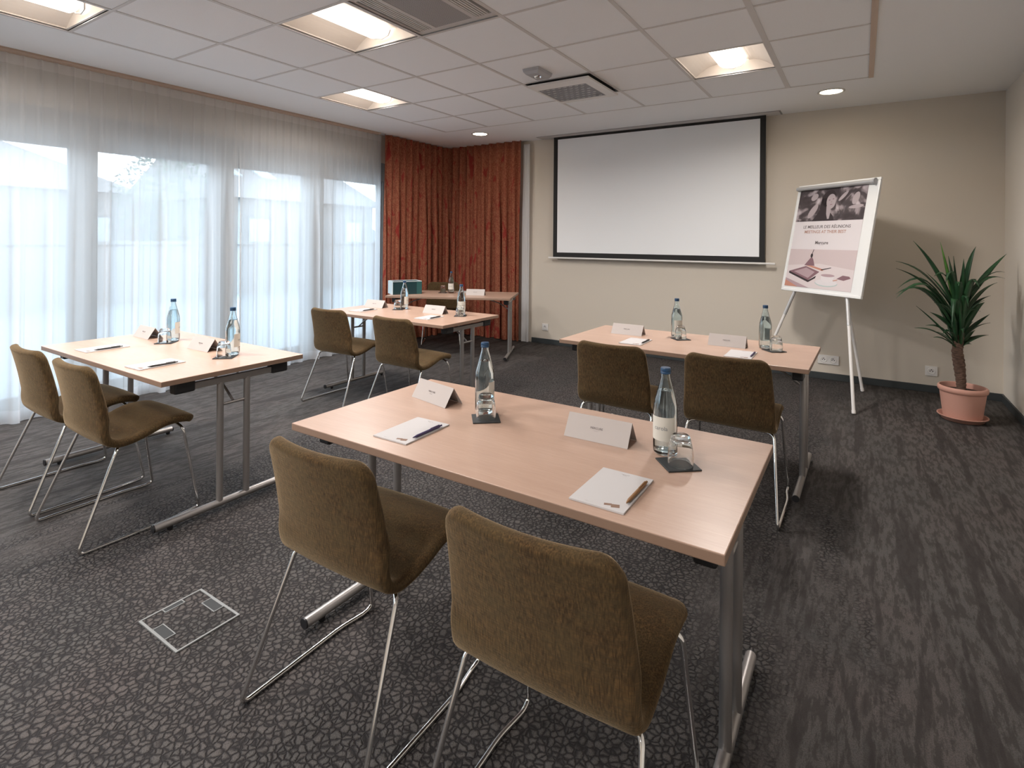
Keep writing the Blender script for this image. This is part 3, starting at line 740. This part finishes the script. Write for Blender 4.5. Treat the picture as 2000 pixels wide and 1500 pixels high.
def make_pad():
    t = empty('notepad', '', 'notepad', (0, 0, 0), 0, 'notepads')
    box('paper_block', -.069, .069, -.104, .104, .0003, .0042, 'paper', t)
    bm = bmesh.new()
    for (x, y, w, h_) in ((.022, -.083, .009, .007), (.040, -.082, .010, .011), (.031, -.079, .004, .003)): B(bm, x-w, x+w, y-h_*.7, y+h_*.7, .0042, .0044, T=Matrix.Translation((x, y, 0)) @ Matrix.Rotation(.35, 4, 'Z') @ Matrix.Translation((-x, -y, 0)))
    fin('printed_motif', bm, 'ink_brown', t)
    text('lettering', 'MERCURE', .0050, 'ink_pale', t, Matrix.Translation((-.001, .090, .0044))); text('lettering', 'HOTELS', .0030, 'ink_pale', t, Matrix.Translation((-.001, .085, .0044)))
    text('footer_print', '+33 3 - - - -', .0042, 'ink_pale', t, Matrix.Translation((-.022, -.094, .0044)))
    return t
def make_coaster():
    o = box('coaster', -.047, .047, -.047, .047, .0002, .004, 'coaster', None, .001); o['group'] = 'black square coasters'; o['category'] = 'coaster'; return o
def make_pen(m):
    t = empty('pen', '', 'pen', (0, 0, 0), 0, 'ballpoint pens')
    bm = bmesh.new(); tube_bm(bm, [(0, -.070, .0046), (0, -.066, .0046), (0, -.052, .0046), (0, .055, .0046)], [.0008, .0018, .0043, .0043], 10); fin('barrel', bm, m, t, True, 40)
    tube('push_button', [(0, .0552, .0046), (0, .067, .0046)], .0028, m, t, 8)
    box('clip', -.0014, .0014, .012, .055, .0090, .0102, m, t)
    return t
bottle, tumbler, card, pad, coaster = make_bottle(), make_tumbler(), make_card(), make_pad(), make_coaster()
pens = {'violet': make_pen('pen_violet'), 'kraft': make_pen('kraft'), 'black': make_pen('pen_black')}
used = set()
def put(proto, x, y, z, a, label, group=None):
    if proto.name in used:
        if proto.type == 'EMPTY': o = dup(proto, (x, y, z), math.radians(a), label)
        else:
            o = proto.copy(); COL.objects.link(o); o['label'] = label; o.location = (x, y, z); o.rotation_euler = (0, 0, math.radians(a))
    else:
        used.add(proto.name); o = proto; o.location = (x, y, z); o.rotation_euler = (0, 0, math.radians(a)); o['label'] = label
    return o
Z = TH+.0002
# place: name, card(x,y,a), pad(x,y,a), pen colour, bottle(x,y,a), coaster(x,y,a), tumbler(x,y)
PL = [('front table, left place', (-1.372, 1.603, -12), (-1.216, 1.303, 1), 'violet', (-1.139, 1.595, 130), (-1.087, 1.530, 40), (-1.089, 1.533)),
      ('front table, right place nearest the camera', (-.686, 1.584, 1), (-.516, 1.273, 0), 'kraft', (-.480, 1.583, -5), (-.423, 1.516, 40), (-.416, 1.515)),
      ('left table, window side place', (-3.712, 1.607, -2), (-3.522, 1.300, 2), 'black', (-3.463, 1.637, 150), (-3.420, 1.580, 41), (-3.424, 1.572)),
      ('left table, room side place', (-3.058, 1.610, 0), (-2.874, 1.280, 2), 'black', (-2.796, 1.618, 140), (-2.762, 1.560, 41), (-2.764, 1.553)),
      ('middle table, window side place', (-3.688, 3.465, 5), (-3.617, 3.250, 4), 'black', (-3.399, 3.527, 110), (-3.412, 3.470, 30), (-3.415, 3.462)),
      ('middle table, right place', (-2.995, 3.475, 2), (-2.862, 3.245, 3), 'black', (-2.768, 3.534, 60), (-2.725, 3.470, 30), (-2.728, 3.468)),
      ('right table, left place', (-1.300, 3.455, 0), (-1.162, 3.215, 0), 'black', (-1.001, 3.530, 60), (-.957, 3.465, 42), (-.958, 3.466)),
      ('right table, right place beside the flipchart', (-.666, 3.415, 0), (-.553, 3.185, 0), 'violet', (-.470, 3.475, 120), (-.414, 3.405, 42), (-.404, 3.408))]
PENC = {'violet': 'dark violet', 'kraft': 'brown', 'black': 'black'}
for nm, cd, pd, pc, bt, co, tm in PL:
    put(card, cd[0], cd[1], Z, cd[2], 'folded white name card on the ' + nm)
    put(pad, pd[0], pd[1], Z, pd[2], 'white notepad on the ' + nm)
    put(pens[pc], pd[0]+.061, pd[1]+.006, Z+.0045, pd[2]-1, PENC[pc] + ' pen on the notepad, ' + nm)
    put(bottle, bt[0], bt[1], Z, bt[2], 'glass water bottle with blue cap on the ' + nm)
    put(coaster, co[0], co[1], Z, co[2], 'black square coaster on the ' + nm)
    put(tumbler, tm[0], tm[1], Z+.0042, 0, 'clear tumbler upside down on a coaster, ' + nm)
put(card, -3.615, 4.875, Z, 23, 'folded white name card on the corner table in front of the red curtain')
put(pad, -3.93, 5.08, Z, 200, 'white notepad on the corner table, at the curtain side chair')
put(bottle, -3.975, 4.885, Z, 20, 'glass water bottle with pale label on the corner table')
put(coaster, -4.070, 4.855, Z, 25, 'black square coaster on the corner table'); put(tumbler, -4.075, 4.857, Z+.0042, 0, 'clear tumbler upside down on a coaster, corner table')
# dark box on the corner table
t = empty('storage_box', 'dark teal glossy box with one end coloured pale as if lit on the corner table', 'box', (-4.362, 4.535, Z), math.radians(59)); lx, ly, hh = .165, .105, .140
bm = bmesh.new(); B(bm, -lx, lx, -ly, -ly+.006, 0, hh); B(bm, -lx, lx, ly-.006, ly, 0, hh); B(bm, lx-.006, lx, -ly+.006, ly-.006, 0, hh); B(bm, -lx, lx-.006, -ly+.006, ly-.006, 0, .006)
fin('box_body', bm, 'teal_box', t)
box('lit_side_panel', -lx-.005, -lx-.0002, -ly, ly, 0, hh+.004, 'box_rim_lit_end', t, .001)  # side of the dark box, coloured pale for the light falling on it
box('front_panel', .105, lx-.002, -ly-.002, -ly-.0002, .002, hh-.004, 'teal_light', t)
bm = bmesh.new()
for q in ((-lx, lx, -ly-.003, -ly+.010), (-lx, lx, ly-.010, ly+.003), (-lx, -lx+.012, -ly+.010, ly-.010), (lx-.012, lx, -ly+.010, ly-.010)): B(bm, *q, hh+.0002, hh+.006)
fin('rim', bm, 'box_rim_lit_end', t)

# ------------------------------------------------------------------ flipchart
al = math.radians(11.6); tt = Vector((.75, -.66, 0)).normalized(); nb = Vector((.66, .75, 0)).normalized(); ub = Vector((0, 0, 1))*math.cos(al)+nb*math.sin(al); nf = tt.cross(ub)
F0 = Vector((-.04, 4.815, 0))
t = empty('flipchart_easel', 'white flipchart easel on three thin grey legs by the back wall', 'easel', F0)
TE = Matrix((tt, ub, nf)).transposed().to_4x4()          # x along board, y up the board, z out of the board (towards the room)
if nf.dot(nb) > 0: raise SystemExit
x0, x1, y0, y1 = -.925, -.100, .868, 1.848
bm = bmesh.new(); B(bm, x0+.012, x1-.012, y0+.012, y1-.012, -.012, 0, T=TE); bd = fin('board', bm, 'board_white', t)
bm = bmesh.new()
for q in ((x0, x1, y0, y0+.022), (x0, x1, y1-.022, y1), (x0, x0+.022, y0+.022, y1-.022), (x1-.022, x1, y0+.022, y1-.022)): B(bm, *q, -.016, .006, T=TE, bev=.004)
fin('board_frame', bm, 'board_white', t)
cl = tube('clamp_bar', [TE @ Vector((x0+.005, y1-.035, .020)), TE @ Vector((x1-.045, y1-.035, .018))], .018, 'alu', t, 16)
tube('end_knob', [TE @ Vector((x1-.044, y1-.035, .020)), TE @ Vector((x1-.028, y1-.035, .020))], .025, 'clamp_grey', cl, 16)
def leg(a, b, nm='leg'):
    a, b = Vector(a), Vector(b); l = tube(nm, [a, a.lerp(b, .55)], .0125, 'white_plastic', t, 12)
    tube('upper_tube', [a.lerp(b, .5), b], .015, 'alu', l, 12); tube('rubber_foot', [a+Vector((0, 0, .004)), a.lerp(b, .02)], .0145, 'white_plastic', l, 12)
leg((0, 0, .006), TE @ Vector((-.36, 1.30, -.030)))
leg(tuple(tt*-1.04+Vector((0, 0, .006))), TE @ Vector((-.66, 1.30, -.030)))
leg(tuple(Vector((.056, .785, .006))), TE @ Vector((-.48, 1.36, -.060)))
# poster clamped to the board
pw0, pw1, py0, py1 = x0+.030, x1-.100, y0+.045, y1-.050
po_ = empty('poster', 'printed meeting poster clipped on the flipchart, with a photo of a smiling woman', 'poster', F0)
def flat(nm, poly, m, z, par):
    bm = bmesh.new(); f = bm.faces.new([bm.verts.new(TE @ Vector((pw0+(pw1-pw0)*u, py0+(py1-py0)*v, z))) for u, v in poly]); 
    r = bmesh.ops.extrude_face_region(bm, geom=[f]); 
    for g in r['geom']:
        if isinstance(g, bmesh.types.BMVert): g.co += nf*.0002
    return fin(nm, bm, m, par)
def ell(cx_, cy_, rx, ry, n=24, rot=0):
    return [(cx_+rx*math.cos(a)*math.cos(rot)-ry*math.sin(a)*math.sin(rot)*.75, cy_+rx*math.cos(a)*math.sin(rot)*1.3+ry*math.sin(a)*math.cos(rot)) for a in [2*PI*k/n for k in range(n)]]
flat('paper_sheet', [(0, 0), (1, 0), (1, 1), (0, 1)], 'poster_paper', .001, po_)
ph = flat('photo_print', [(0, .672), (1, .672), (1, 1), (0, 1)], 'poster_blur', .0014, po_)
flat('dark_jacket', [(.26, .672), (.31, .72), (.36, .78), (.40, .83), (.47, .80), (.52, .76), (.57, .72), (.60, .672)], 'hair', .0017, ph)
flat('hair', ell(.475, .895, .105, .085, 24, .1), 'hair', .0020, ph)
flat('hair', [(.37, .90), (.36, .80), (.41, .74), (.47, .80), (.44, .90)], 'hair', .0020, ph)
flat('face', ell(.515, .865, .070, .075, 24, -.12), 'skin_grey', .0023, ph)
flat('neck', [(.455, .82), (.52, .80), (.53, .76), (.52, .69), (.495, .69), (.47, .74)], 'skin_grey', .0021, ph)
for (a, b, c_, d_) in ((.487, .880, .013, .005), (.542, .888, .012, .005), (.522, .834, .020, .0035), (.521, .860, .006, .003)): flat('feature', ell(a, b, c_, d_, 12, .1), 'poster_mauve', .0026, ph)
flat('blur_patch', ell(.255, .775, .085, .045, 16, .6), 'skin_grey', .0017, ph); flat('blur_patch', ell(.25, .92, .055, .035, 16, .2), 'skin_grey', .0017, ph)
flat('blur_patch', ell(.86, .88, .055, .05, 16, .7), 'skin_grey', .0017, ph); flat('blur_patch', ell(.88, .80, .10, .018, 16, .05), 'skin_grey', .0017, ph)
flat('blur_patch', ell(.68, .91, .07, .022, 16, .5), 'skin_grey', .0017, ph)
def TP(u, v): return TE @ Matrix.Translation((pw0+(pw1-pw0)*u, py0+(py1-py0)*v, .0016))
text('lettering', 'LE MEILLEUR DES RÉUNIONS', .0385, 'ink_dark', po_, TP(.50, .612), bold=.0004); text('lettering', 'MEETINGS AT THEIR BEST', .0375, 'ink_rose', po_, TP(.49, .562), bold=.0005)
text('lettering', 'Mercure', .040, 'ink_dark', po_, TP(.475, .452), bold=.0009); text('lettering', 'HOTELS', .013, 'ink_pale', po_, TP(.475, .430))
lo = flat('photo_print', [(0, 0), (1, 0), (1, .385), (0, .385)], 'poster_pink', .0014, po_)
flat('table_print', [(0, 0), (1, 0), (1, .20), (.5, .245), (0, .215)], 'poster_table', .0017, lo)
flat('tablet_side', [(.04, .135), (.37, .055), (.47, .10), (.48, .125), (.37, .075), (.04, .155)], 'hair', .0020, lo)
flat('tablet', [(.04, .155), (.37, .075), (.52, .165), (.30, .215)], 'poster_mauve', .0023, lo)
flat('tablet_screen', [(.12, .155), (.36, .097), (.45, .16), (.31, .200)], 'poster_mauve_light', .0026, lo)
flat('book', [(.30, .220), (.56, .175), (.58, .190), (.36, .228)], 'poster_orange', .0024, lo)
flat('table_corner', [(0, .0), (.22, .0), (.0, .065)], 'poster_orange', .0020, lo); flat('table_corner', [(0, .065), (.22, 0), (.40, 0), (0, .085)], 'poster_mauve_light', .0019, lo)
flat('lamp_print', [(.27, .222), (.43, .222), (.395, .285), (.365, .31), (.335, .285)], 'poster_mauve', .0026, lo); flat('lamp_print', ell(.362, .322, .018, .022, 12), 'hair', .0028, lo)
flat('lamp_cord', [(.358, .335), (.366, .335), (.384, .385), (.376, .385)], 'hair', .0026, lo)
flat('saucer', ell(.64, .060, .165, .034), 'poster_teal', .0021, lo); flat('saucer', ell(.64, .066, .16, .031), 'poster_cup', .0023, lo)
flat('cup', [(.55, .135), (.56, .095), (.60, .070), (.68, .070), (.73, .095), (.75, .135)], 'poster_paper', .0026, lo); flat('cup_rim', ell(.65, .135, .10, .014), 'poster_mauve_light', .0029, lo)
flat('phone', [(.78, .110), (.88, .098), (.97, .122), (.95, .140), (.86, .146)], 'poster_mauve', .0023, lo)
flat('pen_print', [(.54, .180), (.68, .208), (.68, .214), (.54, .190)], 'hair', .0028, lo); flat('biscuit', [(.74, .085), (.80, .098), (.79, .104), (.73, .092)], 'poster_orange', .0026, lo)

# ------------------------------------------------------------------ potted plant
PX, PY = .630, 5.135
t = empty('potted_yucca', 'tall yucca plant with dark green sword leaves in a terracotta pot', 'plant', (PX, PY, 0))
lathe('saucer', [(0, .0), (.118, .0), (.124, .003), (.143, .030), (.150, .032), (.150, .037), (.143, .037), (.119, .011), (0, .011)], 'terracotta', t, 40)
lathe('pot', [(0, .0115), (.108, .0115), (.113, .016), (.136, .205), (.144, .212), (.148, .222), (.147, .240), (.141, .247), (.134, .247), (.130, .238), (.127, .205), (0, .205)], 'terracotta', t, 40)
lathe('soil', [(0, .212), (.08, .211), (.1265, .208), (.126, .2055), (0, .2055)], 'soil', t, 32)
rw = rgt; 
tr_pts = [Vector((-.008, 0, .19)), Vector((-.012, 0, .28)), Vector((-.026, 0, .40)), Vector((-.042, 0, .50)), Vector((-.030, 0, .60)), Vector((-.026, 0, .70)), Vector((-.030, 0, .80))]
tr_pts = [rw*p.x + Vector((0, 0, p.z)) for p in tr_pts]
dense = []
for a, b in zip(tr_pts, tr_pts[1:]):
    for k in range(8): dense.append(a.lerp(b, k/8))
dense.append(tr_pts[-1])
rad = [(.025+.011*min(1, i/16) - .016*max(0, (i-20)/28))*(1+.07*math.sin(i*2.4)) for i in range(len(dense))]
tube('trunk', dense, rad, 'bark', t, 14)
dep = fwd
def leaf(base, tip, width, arch, m, tw=0):
    """base, tip as (right, depth, z) offsets from the pot axis"""
    a = rw*base[0]+dep*base[1]+Vector((0, 0, base[2])); b = rw*tip[0]+dep*tip[1]+Vector((0, 0, tip[2])); n = 10
    d = b-a; up_ = Vector((0, 0, 1)); side = d.cross(up_)
    if side.length < .04: side = rw.copy()*1.0
    side = side.normalized(); side = (Matrix.Rotation(tw, 3, d.normalized()) @ side)
    nr = side.cross(d).normalized()
    bm = bmesh.new(); rows = []
    for i in range(n+1):
        s__ = i/n; c = a + d*s__ + up_*arch*4*s__*(1-s__)*.5 + up_*arch*(math.sin(s__*PI)*.5)
        w = width*(.45+.55*math.sin(min(1, s__/.45)*PI/2)) * (1-max(0, (s__-.45)/.55)**1.6)
        w = max(w, .0006)
        rows.append([bm.verts.new(c-side*w+nr*w*.35), bm.verts.new(c-nr*.0012), bm.verts.new(c+side*w+nr*w*.35), bm.verts.new(c+nr*.0012)])
    for p_, q_ in zip(rows, rows[1:]):
        for k in range(4): bm.faces.new((p_[k], p_[(k+1) % 4], q_[(k+1) % 4], q_[k]))
    bm.faces.new(rows[0]); bm.faces.new(rows[-1][::-1])
    return fin('leaf', bm, m, t, True)
SM = .00375
def tip(px, py, d):       # leaf tip offsets in metres (right, depth, height) from a survey of the crown
    k = 1+d/3.98; z = .25+(753-py)/266.6
    return ((px-1880)*SM*k+.83*d, d, 1.29+(z-1.29)*k)
crown_up = [(1781, 471, .03, .03), (1834, 473, -.05, .0), (1904, 481, -.02, .05), (1964, 495, .10, .02), (1961, 531, .02, .07), (1961, 543, -.10, .05), (1946, 551, .12, .03),
            (1747, 511, .06, .05), (1748, 525, -.05, .04), (1753, 571, .12, .09), (1747, 576, -.10, .10), (1751, 565, .0, .12), (1748, 584, -.18, .11), (1933, 577, .05, .02), (1921, 586, -.12, .02),
            (1922, 590, .14, .03), (1914, 608, -.10, .02), (1807, 533, .16, .02), (1890, 600, -.26, .10), (1858, 640, -.26, .12), (1912, 564, -.20, .12), (1823, 592, -.16, .03), (1816, 580, .18, .02),
            (1850, 500, .16, .0), (1880, 520, .24, .02), (1900, 560, .26, .04), (1840, 560, .28, .05), (1834, 600, .2, .02), (1870, 560, -.26, .10), (1815, 610, .05, .01), (1860, 500, .02, 0), (1880, 505, -.08, .0),
            (1845, 555, -.25, .12), (1822, 540, -.12, .06), (1906, 545, .12, .05)]
rl = random.Random(12)
for (px, py, dpt, ar) in crown_up:
    dpt *= .8; q = tip(px, py, dpt); bz = rl.uniform(.70, .84) if py < 560 else rl.uniform(.60, .74)
    side_ = q[0]-.83*dpt+.03
    leaf((-.030+.012*(1 if side_ > 0 else -1)+.05*dpt, dpt*.08, bz), q, rl.uniform(.019, .025), ar*1.7, 'leaf_bright' if (px, py) == (1834, 473) else 'leaf_dark', rl.uniform(-.6, .6))
crown_lo = [(1788, 598, .05, .0), (1785, 641, -.04, .02), (1807, 636, .05, .02), (1822, 659, -.08, .01), (1932, 613, .02, .0), (1933, 630, -.05, .02), (1930, 654, .06, .01), (1904, 644, .08, .0),
            (1899, 664, -.06, .0), (1897, 672, .05, .0), (1815, 569, .10, .0), (1889, 601, -.05, .0), (1857, 595, -.06, .0), (1872, 590, -.10, .0), (1828, 648, .12, .0), (1845, 610, .15, 0), (1840, 652, -.16, .03),
            (1880, 650, -.18, .05), (1900, 628, .15, .02), (1864, 580, .06, 0), (1908, 655, .16, 0)]
for (px, py, dpt, ar) in crown_lo:
    q = tip(px, py, dpt); side_ = q[0]-.83*dpt+.04
    leaf((-.042+.014*(1 if side_ > 0 else -1), dpt*.1, rl.uniform(.50, .58)), q, rl.uniform(.016, .021), ar*1.3+.01, 'leaf_dark', rl.uniform(-.6, .6))
